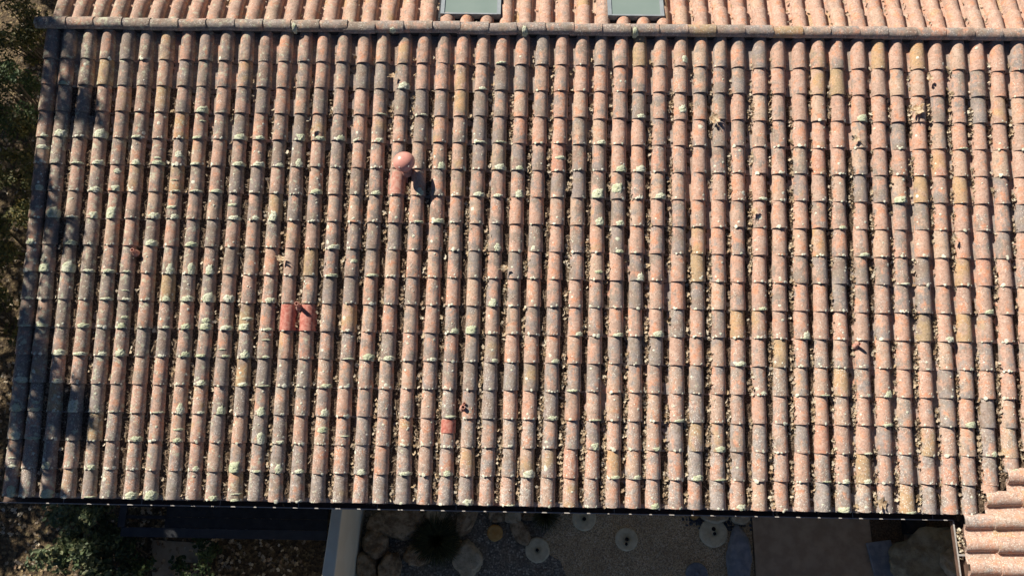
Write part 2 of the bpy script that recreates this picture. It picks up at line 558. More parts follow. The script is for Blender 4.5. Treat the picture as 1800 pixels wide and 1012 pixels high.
# wing slope
jw = Joined()
SW = .272
for i in range(-3, 10):
    yy = EAVE[1] - .095 - i * SW     # world Y of this wing column
    for r in range(0, 7):
        x = -(yy - EAVE[1])
        ylow = r * E_
        vx = max(0.0, (yy - EAVE[1]) + .135)         # valley offset along X
        st = vx / cp - .02 if vx > 0 else 0.0
        if ylow + E_ < st: continue
        y0 = max(ylow, st)
        w = (WING @ np.array([x, y0, .08, 1]))[:3]
        pxy = to_px(w)
        place_cap(wing, WING, x, y0, pxy[0], pxy[1], 'wing', pxy[0] < 1800 and pxy[1] < 1030, jw, z=.006)
        col = tile_params(pxy[0], pxy[1], 'wing')
        jp.add(PAN[0], PAN[1], WING @ jitter(x + SW / 2, y0 - .012, .004, .005, .004, .003, .005), col)
jf.build('upper_cap_tiles', front, MAT['tile_joined'])
jb.build('hidden_cap_tiles', back, MAT['tile_joined'])
jw.build('outer_cap_tiles', wing, MAT['tile_joined'])
jp.build('pan_tiles', front, MAT['tile_joined'])

# silted valley between the main slope and the wing
V, Fc = [], []
for k in range(26):
    t_ = -.03 + k * .05
    for q in (-1, -.35, .35, 1):
        V.append((XE + .02 + t_ + q * .13, EAVE[1] + .05 + t_ - q * .13, EAVE[2] + .030 + max(0, t_) * sp / cp + .02 * abs(q) + random.uniform(-.006, .008)))
for k in range(25):
    for q in range(3):
        a = k * 4 + q
        Fc.append((a, a + 1, a + 5, a + 4))
link('valley_silt', mesh_from('valley_silt', V, Fc, MAT['dirt'], True, 80), house)
# ridge tiles
RV = [cap_verts(40 + s, .088, .082, .080, .42, 13, .010) for s in range(4)]
RME = [mesh_from('ridge_tile', v, f, MAT['tile'], True, 50) for v, f in RV]
x = X_L - .02; k = 0
RZ = RIDGE[2] + .066
while x < 14.0:
    pxy = to_px((x, 0, RZ + .08))
    # laid along +X: local y -> +X for the right part, lower (exposed) end to the right
    m = mat_from((x + .375, 0, RZ), (0, 1., 0), (-1., 0, 0), (0, 0, 1.)) @ jitter(0, 0, 0, .008, .01, .004, .015)
    o = link('ridge_tile', RME[k % 4], house, mat4=Matrix(m.tolist()))
    o.color = tile_params(pxy[0], pxy[1], 'ridge')
    x += .372; k += 1
# rounded end stop of the ridge
mb = MB()
V, Fc = [], []
for j in range(6):
    b = j / 5 * math.pi / 2
    for q in range(13):
        a = math.pi * q / 12
        V.append((-.06 * math.sin(b), -math.cos(a) * .088 * math.cos(b), math.sin(a) * .080 * math.cos(b)))
for j in range(5):
    for q in range(12):
        Fc.append((j * 13 + q, j * 13 + q + 1, (j + 1) * 13 + q + 1, (j + 1) * 13 + q))
mb.add(V, Fc)
o = mb.build('ridge_end_stop', MAT['tile'], house, True, 60, loc=(X_L - .02, 0, RZ + .026))
o.color = (.37, .95, 0, .3)
tag(o, 'grey rounded end stop of the ridge')
# mortar bed under the ridge
mb = MB(); mb.box(X_L + .06, 14.0, -.062, .062, RIDGE[2] - .03, RZ + .030)
mb.build('ridge_mortar', MAT['deck'], house)

# walls, fascia, gutters
mb = MB(); mb.box(.30, 14.0, EAVE[1] + .55, 6.0, 0.0, EAVE[2] + .02)
mb.build('wall', MAT['render_wall'], house)
mb = MB(); mb.box(XE + 2.4, 16.5, EAVE[1] - 3.2, EAVE[1] + .55, 0.0, EAVE[2] - .02)
mb.build('wall', MAT['render_wall'], house)
mb = MB(); mb.box(X_L, XE, EAVE[1] + .045, EAVE[1] + .070, EAVE[2] - .19, EAVE[2] - .045)
mb.build('fascia', MAT['fascia'], house)
mb = MB(); mb.box(XE + .045, XE + .07, EAVE[1] - 3.2, EAVE[1] - .02, EAVE[2] - .19, EAVE[2] - .045)
mb.build('fascia', MAT['fascia'], house)
mb = MB(); mb.box(X_L - .004, X_L + .02, EAVE[1] + .08, -.02, EAVE[2] - .12, EAVE[2] - .08)
for (a0, a1) in ((0.0, 1.0),):
    q = [FRONT @ np.array([xx, yy, zz, 1]) for zz in (-.16, -.008) for (xx, yy) in ((-.105, -NROW * E_ + .06), (-.088, -NROW * E_ + .06), (-.088, V0), (-.105, V0))]
    mb = MB().add([tuple(k[:3]) for k in q], [(0, 3, 2, 1), (4, 5, 6, 7), (0, 1, 5, 4), (1, 2, 6, 5), (2, 3, 7, 6), (3, 0, 4, 7)])
mb.build('barge_board', MAT['fascia'], house)

ZL = EAVE[2] - .038               # top of the gutter edge
YG = EAVE[1] - .085
mb = MB()
mb.box(X_L - .12, XE - .02, YG, YG + .128, ZL - .095, ZL - .090)
mb.box(X_L - .12, XE - .02, YG + .122, YG + .128, ZL - .089, ZL - .010)
mb.box(X_L - .12, XE - .02, YG, YG + .005, ZL - .089, ZL - .009)
g = mb.build('gutter', MAT['gutter'], house)
mb = MB(); mb.box(X_L - .12, XE - .075, YG - .004, YG + .007, ZL - .008, ZL)
mb.build('gutter_lip', MAT['lip'], g)
for k in range(13):
    mb = MB(); mb.box(.55 + k * .99, .556 + k * .99, YG + .010, YG + .120, ZL - .006, ZL - .002)
    mb.build('gutter_strap', MAT['lip'], g)
# wing gutter
XG = XE - .075
mb = MB()
mb.box(XG, XG + .115, EAVE[1] - 3.2, YG - .008, ZL - .095, ZL - .090)
mb.box(XG + .110, XG + .115, EAVE[1] - 3.2, YG - .008, ZL - .089, ZL - .010)
mb.box(XG, XG + .005, EAVE[1] - 3.2, YG - .008, ZL - .089, ZL - .009)
g2 = mb.build('gutter', MAT['gutter'], house)
mb = MB(); mb.box(XG - .006, XG + .009, EAVE[1] - 3.2, YG - .010, ZL - .008, ZL)
mb.build('gutter_lip', MAT['lip'], g2)
p = at(1695, 975, ZL)
mb = MB(); mb.box(XG + .010, XG + .110, p[1] - .012, p[1] + .012, ZL - .006, ZL - .001)
mb.build('gutter_strap', MAT['lip'], g2)

# skylights on the back slope
for (pa, pb, py) in ((774, 880, 24), (1069, 1168, 27)):
    zc = .135
    # find the back-slope point under the pixel by stepping along the slope
    def back_at(px, py):
        lo, hi = -3.0, 0.2
        def err(y):
            w = (BACK @ np.array([0, y, zc, 1]))[:3]
            return w
        d = R_WC.T @ np.array([(px - 900) / F_PX, (py - 506) / F_PX, 1.0])
        n = BN; p0 = BACK[:3, 3] + BN * zc
        t = ((p0 - CAM) @ n) / (d @ n)
        w = CAM + d * t
        return -(w[0]), (w - BACK[:3, 3]) @ BU
    xa, y0 = back_at(pa, py); xb, _ = back_at(pb, py)
    x0, x1 = min(xa, xb), max(xa, xb)
    y1 = y0 - 1.15
    sk = link('skylight', None, house)
    tag(sk, 'skylight with pale green glass behind the ridge, ' + ('left one' if pa < 900 else 'right one'))
    def sbox(name, mat, a0, a1, b0, b1, z0, z1, par):
        q = [BACK @ np.array([xx, yy, zz, 1]) for zz in (z0, z1) for (xx, yy) in ((a0, b0), (a1, b0), (a1, b1), (a0, b1))]
        return MB().add([tuple(k[:3]) for k in q], [(0, 3, 2, 1), (4, 5, 6, 7), (0, 1, 5, 4), (1, 2, 6, 5), (2, 3, 7, 6), (3, 0, 4, 7)]).build(name, mat, par)
    fw = .05
    sbox('frame', MAT['frame'], x0, x0 + fw, y1, y0, .0, zc, sk)
    sbox('frame', MAT['frame'], x1 - fw, x1, y1, y0, .0, zc, sk)
    sbox('frame', MAT['frame'], x0 + fw, x1 - fw, y0 - .022, y0, .0, zc - .003, sk)
    sbox('frame', MAT['frame'], x0 + fw, x1 - fw, y1, y1 + fw, .0, zc - .003, sk)
    sbox('apron', MAT['framedark'], x0 - .035, x1 + .035, y0 + .002, y0 + .030, .0, .045, sk)
    sbox('apron', MAT['framedark'], x0 - .035, x0 - .002, y1, y0, .0, .050, sk)
    sbox('apron', MAT['framedark'], x1 + .002, x1 + .035, y1, y0, .0, .050, sk)
    sbox('pane', MAT['glass'], x0 + fw + .001, x1 - fw - .001, y1 + fw + .001, y0 - .023, .02, zc - .012, sk)

# ------------------------------------------------------------------ roof vents
def on_front(px, py, h):
    """point on the front slope, h above the tile crests, seen at the pixel"""
    d = R_WC.T @ np.array([(px - 900) / F_PX, (py - 506) / F_PX, 1.0])
    p0 = ORG + FN * h
    t = ((p0 - CAM) @ FN) / (d @ FN)
    w = CAM + d * t
    q = w - ORG
    return w, q @ FX, -(q @ FU)

def shell_over(name, mat, parent, x0, x1, v0, v1, lift=.006, K=30, valley=.02):
    """metal sheet dressed over the tile profile between x0..x1 and v0..v1"""
    V, Fc = [], []
    nv = 7
    for j in range(nv):
        v = v0 + (v1 - v0) * j / (nv - 1)
        r = v / E_; fr = math.ceil(r - 1e-6) * E_ - v       # distance up from the end of the tile
        for k in range(K):
            xx = x0 + (x1 - x0) * k / (K - 1)
            u = min((xx - colx(c, v) for c in range(NCOL)), key=abs)
            w = .101
            base = .028 - .023 * fr / E_
            z = base + .102 * math.sqrt(max(0, 1 - (u / w) ** 2)) if abs(u) < w else base
            z = max(z, valley)
            V.append((FRONT @ np.array([xx, -v, z + lift, 1]))[:3])
    for j in range(nv - 1):
        for k in range(K - 1):
            Fc.append((j * K + k, (j + 1) * K + k, (j + 1) * K + k + 1, j * K + k + 1))
    b = len(V)
    V += [(np.array(q) - FN * .004) for q in V]
    Fc += [tuple(b + k for k in reversed(f)) for f in list(Fc)]
    for k in range(K - 1):
        a = (nv - 1) * K + k
        Fc.append((a, b + a, b + a + 1, a + 1))
    return link(name, mesh_from(name, V, Fc, mat, True, 50), parent)

# domed vent
w, xv, vv = on_front(713, 297, .0)
vent = link('roof_vent', None, house)
tag(vent, 'salmon pink domed roof vent with a flange')
foot = ORG + xv * FX - vv * FU - FN * .08
top = foot + np.array([0, 0, .285])
MB().tube(foot - np.array([0, 0, .03]), top - np.array([0, 0, .02]), .062, .062, 20).build('pipe', MAT['flash'], vent, True)
prof = [(.128, -.042), (.138, -.040), (.140, -.028), (.134, -.022), (.128, -.012), (.118, .008), (.100, .030), (.076, .047), (.045, .058), (.018, .062), (.0005, .063)]
MB().lathe(prof, 32, tuple(top)).build('dome', MAT['vent'], vent, True, 60)
MB().lathe([(.0005, -.030), (.120, -.034), (.128, -.042)], 32, tuple(top)).build('dome_underside', MAT['flash'], vent, True)
for a in (-.9, -2.0):
    c = top + np.array([.112 * math.cos(a), .112 * math.sin(a), .018])
    MB().lathe([(.010, 0), (.009, .004), (.0005, .006)], 8, tuple(c)).build('screw', MAT['lip'], vent, True)
_, xa, va = on_front(681, 300, 0); _, xb, vb = on_front(714, 343, 0)
shell_over('flashing', MAT['flash'], vent, xa, xb, va, vb - .02, .004)
MB().tube(foot - np.array([0, 0, .01]), foot + np.array([0, 0, .05]), .10, .064, 20, False).build('collar', MAT['flash'], vent, True)

def small_pipe(px, py, h, r, label, flash=None, mat='flash', lean=(0, 0)):
    w, xv, vv = on_front(px, py, h - .07)
    root = link('vent_pipe', None, house)
    tag(root, label)
    bot = w - np.array([lean[0], lean[1], h + .05])
    d = Vector(w - bot).normalized()
    prof = [(r, -h - .05), (r, 0), (r * .70, 0), (r * .68, -.09), (.0005, -.092)]
    mb = MB(); mb.lathe(prof, 16)
    q = d.to_track_quat('Z', 'Y').to_matrix().to_4x4()
    mb.build('pipe', MAT[mat], root, True, 40, mat4=Matrix.Translation(w) @ q)
    mb = MB(); mb.lathe([(r * 2.0, -h - .01), (r * 1.15, -h + .045)], 16)
    mb.build('collar', MAT[mat], root, True, 40, mat4=Matrix.Translation(w) @ q)
    if flash:
        _, xa, va = on_front(flash[0], flash[1], 0); _, xb, vb = on_front(flash[2], flash[3], 0)
        shell_over('flashing', MAT['flash_red'], root, xa, xb, va, vb, .004, 34, flash[4])
    return root
small_pipe(521, 533, .16, .026, 'red vent pipe with a bright red flashing dressed over two tile columns', (491, 534, 553, 581, .025))
small_pipe(814, 715, .10, .026, 'short dull red vent pipe beside a smaller stub', None)
small_pipe(816, 708, .08, .016, 'small red stub behind the short vent pipe', None)
small_pipe(1511, 604, .13, .020, 'thin orange vent pipe in a valley of the right half', None)
small_pipe(232, 439, .12, .024, 'short red vent pipe in a valley near the left edge', None)
_, xa, va = on_front(775, 737, 0); _, xb, vb = on_front(800, 761, 0)
o = shell_over('patch_sheet', MAT['flash_red'], house, xa, xb, va, vb, .006, 20, .02)
tag(o, 'bright red patch of metal on one tile')

# ------------------------------------------------------------------ lichen
def lichen_verts(seed, A, B, th0, H):
    r = random.Random(seed)
    V, Fc = [], []
    NR, NS = 6, 20
    def put(rho, ph):
        edge = 1 + .55 * mnoise.noise((math.cos(ph) * 2.1 + seed * 5.3, math.sin(ph) * 2.1, seed)) + .35 * mnoise.noise((math.cos(ph) * 5 + seed, math.sin(ph) * 5, seed * 3))
        a = A * rho * edge * math.cos(ph)
        b = B * (.55 + rho * edge * math.sin(ph))
        b = max(b, -.006 + .010 * mnoise.noise((a * 40 + seed, seed, 1)))
        th = th0 + a / .092
        bump = mnoise.noise((a * 70 + seed * 9, b * 70, seed * 2)) + .8 * mnoise.noise((a * 150, b * 150 + seed, 3))
        h = H * (max(0, 1 - rho ** 2.2)) * (.7 + .9 * bump) + (.004 if rho < .95 else -.003)
        base = .028 - .023 * b / E_
        x = math.sin(th) * (.098 + h)
        z = base + math.cos(th) * (.100 + h)
        V.append((x, b, z))
    put(0, 0)
    for j in range(1, NR + 1):
        for k in range(NS):
            put(j / NR, 2 * math.pi * k / NS)
    for k in range(NS):
        Fc.append((0, 1 + k, 1 + (k + 1) % NS))
    for j in range(NR - 1):
        for k in range(NS):
            k2 = (k + 1) % NS
            Fc.append((1 + j * NS + k, 1 + (j + 1) * NS + k, 1 + (j + 1) * NS + k2, 1 + j * NS + k2))
    return V, Fc
LME = []
for k in range(14):
    r = random.Random(100 + k)
    V, Fc = lichen_verts(k + 1, r.uniform(.045, .092), r.uniform(.034, .068), r.uniform(-.25, .60), r.uniform(.006, .012))
    LME.append(mesh_from('lichen', V, Fc, MAT['lichen'], True, 70))
crust = MB()
cand = []
for (m, px, py, i, r) in LICH:
    if px < -10 or px > 1810: continue
    if py < 200: p = .03
    elif px < 470: p = .60 if py > 230 else .12
    elif px < 720: p = .30
    elif px < 1230: p = .26 if py < 580 else .16
    else: p = .10
    if py > 780: p = max(p, .24)
    big = .85 if px < 560 else .6
    cand.append((p, big, m, px, py))
random.shuffle(cand)
nl = 0
for (p, big, m, px, py) in cand:
    if 485 < px < 560 and 528 < py < 600: p = 0
    if random.random() < p and nl < 295:
        s = random.choice((.35, .6, .8, 1.0, 1.2, 1.4)) * (1.0 if px < 560 else .8)
        for rep in range(2 if (px < 520 and random.random() < .14) else 1):
            up = 0.0 if (rep == 0 and random.random() < .96) else random.uniform(.05, .24)
            tm = np.eye(4); tm[1, 3] = up; tm[2, 3] = -.023 * up / E_ - (.002 if up else 0)
            k2 = s if rep == 0 else s * .6
            w2 = 1.0 if not up else .985 - .09 * up
            link('lichen', random.choice(LME), front, mat4=Matrix((m @ tm @ np.diag([w2, k2, 1, 1])).tolist()))
            nl += 1
    # thin crust specks
    nsp = np.random.default_rng(int(px * 7 + py)).poisson((3.6 if px < 800 else 2.7) if py > 230 else .4)
    for _ in range(nsp):
        th = random.uniform(-1.0, 1.0); b = random.random() ** 2 * .30 if random.random() < .40 else random.random() * .022
        rad = random.uniform(.007, .018) * (1.6 if random.random() < .12 else 1)
        base = .028 - .023 * b / E_
        cx, cz = math.sin(th), math.cos(th)
        V = []
        for k in range(9):
            if k == 0: a_, b_, h = 0, 0, .006
            else:
                w_ = 2 * math.pi * k / 8; rr = rad * random.uniform(.7, 1.25)
                a_, b_, h = rr * math.cos(w_), rr * math.sin(w_), -.001
            tt = th + a_ / .088
            q = np.array([math.sin(tt) * (.098 + h), b + b_, base + math.cos(tt) * (.1015 + h), 1])
            V.append((m @ q)[:3])
        crust.add(V, [(0, k, k % 8 + 1) for k in range(1, 9)])
o = crust.build('lichen_crust', MAT['crust'], front, True, 70)
o['kind'] = 'stuff'
# lichen on the ridge
for px, py in ((684, 50), (513, 47), (916, 51), (1110, 57)):
    w = at(px, py - 3, RZ + .07)
    m = mat_from((w[0] + .02, 0, RZ), (0, -1., 0), (1., 0, 0), (0, 0, 1.))
    link('lichen', LME[(px // 7) % 14], house, mat4=Matrix((m @ np.diag([.90, .7, .93, 1]) @ np.array(Matrix.Rotation(.55, 4, 'Y'))).tolist()))

# ------------------------------------------------------------------ dirt, needles and leaves in the valleys
def debris(px, py):
    """how full of mould a valley is at this place, and how leafy"""
    right = min(1, max(0, (px - 700) / 900))
    d = .62 + .22 * math.sin(px * .013 + py * .004) + .22 * (py / 900) - .42 * right
    if py < 150: d = .04
    elif py < 260: d = .28
    leaf = .10 + .90 * min(1, max(0, (px - 300) / 700))
    if py < 160: leaf *= .35
    return min(1, d), leaf

dirt = MB(); tw = MB(); lv = MB()
def leaf_shape(L, W, curl, seed):
    r = random.Random(seed)
    pts = [(-.5, 0), (-.28, .42), (-.05, .22), (.12, .5), (.28, .2), (.5, .02), (.28, -.22), (.1, -.5), (-.08, -.22), (-.3, -.4)]
    V = [(0, 0, 0)]
    for (a, b) in pts:
        a2, b2 = a * L * r.uniform(.8, 1.2), b * W * r.uniform(.8, 1.2)
        V.append((a2, b2, curl * ((a2 / L) ** 2 * 1.6 + (b2 / W) ** 2 * 1.8) * L + r.uniform(-.004, .004)))
    return V, [(0, k, k % 10 + 1) for k in range(1, 11)]
LEAFV = [leaf_shape(1, .75, random.Random(k).uniform(-.5, .9), k) for k in range(24)]
def add_leaf(mb, pos, n, size, frame_rot=None, tilt=.5):
    V, Fc = random.choice(LEAFV)
    rot = (Matrix.Rotation(random.uniform(0, 6.28), 3, 'Z') @ Matrix.Rotation(random.gauss(0, tilt), 3, 'X') @ Matrix.Rotation(random.gauss(0, tilt), 3, 'Y'))
    q = np.array(rot) * size
    w = np.array(V) @ q.T
    if frame_rot is not None:
        w = w @ frame_rot.T
    mb.add(w + pos, Fc)
FR = FRONT[:3, :3]
for i in range(NCOL - 1):
    x0 = (i + .5) * S
    v = .25
    vmax = front_end_v(x0) - .02
    ph = random.uniform(0, 99)
    prev = None; seg = []
    while v < vmax:
        r_ = v / E_
        x = valx(i, v)
        pxy = to_px(ORG + x * FX - v * FU)
        d, leaf = debris(*pxy)
        lump = mnoise.noise((ph, v * 2.2, i * .7)) * .5 + .5
        fill = d * 1.25 - lump * .75
        fr = math.ceil(r_ - 1e-6) * E_ - v
        pz = .020 - .016 * fr / E_
        h = pz + max(-.014, min(.016, fill * .034)) - .004 + random.uniform(-.004, .004)
        wv = .056 + .016 * fill
        row = [(FRONT @ np.array([x + u * wv * (1 + random.uniform(-.12, .12)) + .008, -v, (h if abs(u) < .6 else h - .006) + .02 * u * u + random.uniform(-.004, .006), 1]))[:3] for u in (-1, -.4, .3, 1)]
        seg.append(row)
        step = .045
        if -20 < pxy[0] < 1830 and pxy[1] > 60:
            for _ in range(np.random.default_rng(int(v * 1000) + i).poisson(max(0, fill) * 4 * (1.25 - leaf * .8))):
                c = (FRONT @ np.array([x + random.uniform(-.05, .075), -v + random.uniform(-.03, .03), h + random.uniform(.008, .02), 1]))[:3]
                a = random.uniform(0, 3.14); ln = random.uniform(.02, .055); wd = random.uniform(.002, .005)
                dd = FR @ np.array([math.cos(a), math.sin(a), random.uniform(-.25, .25)]); pp = FR @ np.array([-math.sin(a), math.cos(a), 0])
                tw.add([c - dd * ln - pp * wd, c + dd * ln * .9 - pp * wd, c + dd * ln + pp * wd, c - dd * ln * .9 + pp * wd], [(0, 1, 2, 3)])
            pile = mnoise.noise((ph * 3, v * 3.1, i * 1.9)) + .45 * mnoise.noise((ph, v * 9, i * 3.1))
            k_ = max(0, pile + .04 + .20 * (pxy[1] / 900)) * 13.0 * leaf
            for _ in range(np.random.default_rng(int(v * 1777) + i).poisson(k_)):
                c = (FRONT @ np.array([x + random.uniform(-.02, .085), -v + random.uniform(-.03, .03), max(h, pz) + random.uniform(.012, .040), 1]))[:3]
                add_leaf(lv, c, 0, random.uniform(.026, .075), FR, .5)
        v += step
    b = len(dirt.v)
    for row in seg: dirt.v += [tuple(q) for q in row]
    for j in range(len(seg) - 1):
        for k in range(3):
            a = b + j * 4 + k
            dirt.f.append((a, a + 4, a + 5, a + 1))
# leaves in the valley with the wing, in the gutters and on the back slope
for _ in range(240):
    t = random.uniform(0, 1.0)
    c = np.array([XE + t + random.gauss(0, .05), EAVE[1] + t + random.gauss(.02, .06), EAVE[2] + .05 + t * sp / cp])
    add_leaf(lv, c, 0, random.uniform(.025, .055), None, .5)
for _ in range(60):
    c = np.array([XG + random.uniform(.02, .10), random.uniform(EAVE[1] - .55, EAVE[1] - .18), ZL - random.uniform(0, .05)])
    add_leaf(lv, c, 0, random.uniform(.025, .06), None, .6)
for _ in range(260):
    i = random.randrange(8, 52)
    c = (BACK @ np.array([-(i * S + .04) - S / 2 + random.gauss(0, .02), -random.uniform(.12, 1.0), .045 + random.uniform(0, .02), 1]))[:3]
    add_leaf(lv, c, 0, random.uniform(.025, .065), BACK[:3, :3], .5)
for _ in range(26):
    c = np.array([random.uniform(.3, 11.6), YG + random.uniform(.02, .1), ZL - random.uniform(.02, .05)])
    add_leaf(lv, c, 0, random.uniform(.03, .06), None, .6)
tag(dirt.build('leaf_mould', MAT['dirt'], None, True, 80), 'brown leaf mould lying in the valleys between the tile columns', 'leaf mould', None, 'stuff')
tag(tw.build('needle_litter', MAT['twig']), 'brown needles and twigs lying in the roof valleys', 'needles', None, 'stuff')
tag(lv.build('leaf_litter', MAT['litter'], None, True, 80), 'pale dry leaves lying in the roof valleys and gutters', 'leaves', None, 'stuff')

# single large leaves on the tiles
def big_leaf(px, py, size, rot, label, lift=.015):
    size *= .82
    w, xv, vv = on_front(px, py, lift)
    V = [(0, 0, 0)]; r = random.Random(int(px * 3 + py)); lob = r.choice((3, 4, 5, 6)); wy = r.uniform(.5, .95)
    n = 22
    for k in range(n):
        a = 2 * math.pi * k / n
        rad = (.55 + .45 * abs(math.cos(a * lob / 2)) ** .8) * r.uniform(.85, 1.1)
        if abs(a - math.pi) < .25: rad *= .5
        V.append((rad * math.cos(a), rad * wy * math.sin(a), .38 * (rad ** 2) * (.6 + .6 * math.cos(2 * a + r.uniform(0, .8)))))
    V2 = [(x * size / 2, y * size / 2, z * size / 2) for x, y, z in V]
    st = [(-.25 * size, -.004, .02 * size), (-.25 * size, .004, .02 * size), (-.75 * size, .003, .05 * size), (-.75 * size, -.003, .05 * size)]
    F2 = [(0, k, k % n + 1) for k in range(1, n + 1)] + [(n + 1, n + 2, n + 3, n + 4)]
    me = mesh_from('dry_leaf', V2 + st, F2, MAT['bigleaf'], True, 80)
    m = mat_from(w, FX, FU, FN) @ np.array(Matrix.Rotation(rot, 4, 'Z') @ Matrix.Rotation(r.uniform(-.35, .35), 4, 'X'))
    tag(link('dry_leaf', me, mat4=Matrix(m.tolist())), label, 'leaf', 'large dry leaves on the roof')
big_leaf(550, 229, .15, 1.2, 'dry brown leaf standing on the tiles, upper left of the domed vent')
big_leaf(690, 133, .12, .3, 'pale yellow dry leaf high on the roof, above the domed vent')
big_leaf(1256, 208, .20, 2.0, 'large pale dry leaf between two tile columns, nearest below the right skylight')
big_leaf(1612, 194, .24, .7, 'largest dark brown dry leaf, lying on a tile at the upper right')
big_leaf(1504, 244, .16, 2.6, 'cream dry leaf at the upper right, left of the largest dark leaf')
big_leaf(1326, 372, .14, .9, 'dry tan leaf in a valley right of the roof centre')
big_leaf(1551, 884, .20, 1.5, 'large dry leaf hanging near the eave at the lower right')
big_leaf(493, 454, .17, 2.9, 'pale dry leaf on the tile just above the bright red flashing')
big_leaf(886, 471, .13, .2, 'small brown dry leaf in a valley at the middle of the roof')
big_leaf(1634, 136, .15, 1.9, 'pale crumpled leaf in the valley close under the ridge at the right')
big_leaf(1678, 417, .14, 2.2, 'curled brown leaf on a tile near the right edge, halfway down')

# ------------------------------------------------------------------ ground
def ground_material():
    t = NT('soil and leaf litter')
    p = t.pos()
    n = t.noise(p, 9.0, 5.0, .7)
    vd = t.vor(p, 26.0, 'F1', 'Color')
    sp_ = t.n('ShaderNodeSeparateColor', None, Color=vd)
    c = t.ramp(sp_.outputs[0], [(0, (.04, .03, .018)), (.4, (.08, .055, .03)), (.7, (.14, .10, .055)), (1, (.22, .17, .09))])
    c = t.mix(t.step(n, .45, .65), c, (.05, .035, .022))
    return t.finish(c, .95, t.vor(p, 26.0), .8, .02)
MAT['ground'] = ground_material()
def gravel_material(name, cols, scale):
    t = NT(name)
    p = t.pos()
    col = t.vor(p, scale, 'F1', 'Color')
    s_ = t.n('ShaderNodeSeparateColor', None, Color=col)
    c = t.ramp(s_.outputs[0], [(k / (len(cols) - 1), q) for k, q in enumerate(cols)])
    d = t.vor(p, scale)
    c = t.mix(t.math('MULTIPLY', t.step(d, .45, .75), .6), c, (.10, .075, .05))
    n = t.noise(p, 3.0, 3.0)
    c = t.mix(t.math('MULTIPLY', t.step(n, .4, .65), .30), c, (.22, .155, .09))
    return t.finish(c, .9, t.math('SUBTRACT', 1.0, d), .5, .01)
MAT['gravel'] = gravel_material('brown gravel', [(.46, .31, .17), (.60, .45, .26), (.70, .55, .34), (.50, .35, .20), (.80, .68, .48)], 60.0)
MAT['dgravel'] = gravel_material('blue grey gravel', [(.13, .11, .085), (.22, .19, .15), (.34, .30, .235), (.14, .12, .095), (.60, .54, .43)], 42.0)
MAT['concrete'] = simple('stained concrete', (.38, .275, .18), (.48, .36, .24), 5.0, .9, .3)
MAT['paver'] = simple('tan paving', (.33, .26, .18), (.42, .34, .24), 4.0, .9, .3)
MAT['boulder'] = simple('grey buff boulder', (.25, .165, .09), (.58, .43, .27), 9.0, .9, 1.0, .05)
MAT['boulder_pale'] = simple('pale boulder', (.42, .34, .22), (.64, .54, .37), 8.0, .9, .8, .04)
MAT['boulder_orange'] = simple('orange cobble', (.48, .25, .07), (.60, .36, .13), 9.0, .7, .3, .01)
MAT['slate'] = simple('blue grey slate', (.20, .215, .235), (.29, .305, .325), 9.0, .75, .4, .01)
MAT['pebble'] = simple('dark pebbles', (.06, .062, .066), (.11, .112, .118), 30.0)
MAT['disc'] = simple('pale stone disc', (.62, .54, .36), (.76, .68, .48), 12.0, .9, .4, .01)
MAT['dark'] = simple('black painted timber', (.012, .013, .015), (.022, .024, .028), 8.0, .6, .2)
MAT['rail'] = simple('dark blue grey rail', (.03, .033, .04), (.04, .044, .052), 8.0, .6, .2)
MAT['mat'] = simple('coir mat', (.08, .05, .03), (.18, .12, .07), 45.0, .95, .8, .02)
MAT['tarp'] = simple('dark smooth rock', (.24, .205, .13), (.44, .39, .26), 5.0, .8, .8, .04)
MAT['bark'] = simple('bark', (.05, .038, .028), (.10, .08, .06), 12.0, .95, .8, .02)
MAT['grass'] = leafmat('dark grass blades', [(.03, .04, .012), (.06, .07, .02), (.10, .10, .035), (.04, .05, .02)], .6, .15)
MAT['foliage'] = leafmat('green leaves', [(.03, .07, .025), (.055, .10, .03), (.085, .125, .04), (.045, .095, .05), (.13, .14, .05), (.06, .12, .06)], .55, .25)
MAT['foliage_pale'] = leafmat('grey green leaves', [(.07, .11, .05), (.11, .16, .07), (.16, .20, .10), (.09, .14, .08), (.22, .22, .10), (.13, .18, .10)], .5, .25)
MAT['foliage_dry'] = leafmat('olive and yellow leaves', [(.04, .06, .02), (.07, .09, .03), (.13, .13, .045), (.22, .17, .05), (.05, .07, .025), (.10, .11, .045)], .6, .25)

def sheet(name, x0, x1, y0, y1, z, mat, n=1):
    mb = MB()
    mb.add([(x0, y0, z), (x1, y0, z), (x1, y1, z), (x0, y1, z)], [(0, 1, 2, 3)])
    return tag(mb.build(name, mat), kind='structure')
sheet('ground', -150, 160, -150, 150, 0.0, MAT['ground'])
pw = at(655, 893, 0); pc = at(1322, 920, 0)
mb = MB()
def poly_sheet(name, pts, z, mat):
    mb = MB(); mb.add([(x, y, z) for x, y in pts], [tuple(range(len(pts)))])
    return tag(mb.build(name, mat), kind='structure')
poly_sheet('gravel_bed', [(pw[0] - .3, -16.0), (pc[0] - .012, -16.0), (pc[0] - .012, EAVE[1] + .56), (pw[0] - .3, EAVE[1] + .56)], .004, MAT['gravel'])  # runs on out of view, a pale yard added for warm bounce light
a1, a2, a3, a4 = at(640, 1014, 0), at(990, 1014, 0), at(930, 945, 0), at(800, 900, 0)
poly_sheet('dark_gravel_bed', [(a1[0] - .2, -16.0), (a2[0] + .3, -16.0), (a2[0] + .05, a2[1]), (at(985, 985, 0)[0], at(985, 985, 0)[1]), (at(940, 960, 0)[0], at(940, 960, 0)[1]), (at(985, 905, 0)[0], at(985, 905, 0)[1]), (at(1000, 890, 0)[0], EAVE[1] + .5), (a1[0] - .2, EAVE[1] + .5)], .008, MAT['dgravel'])
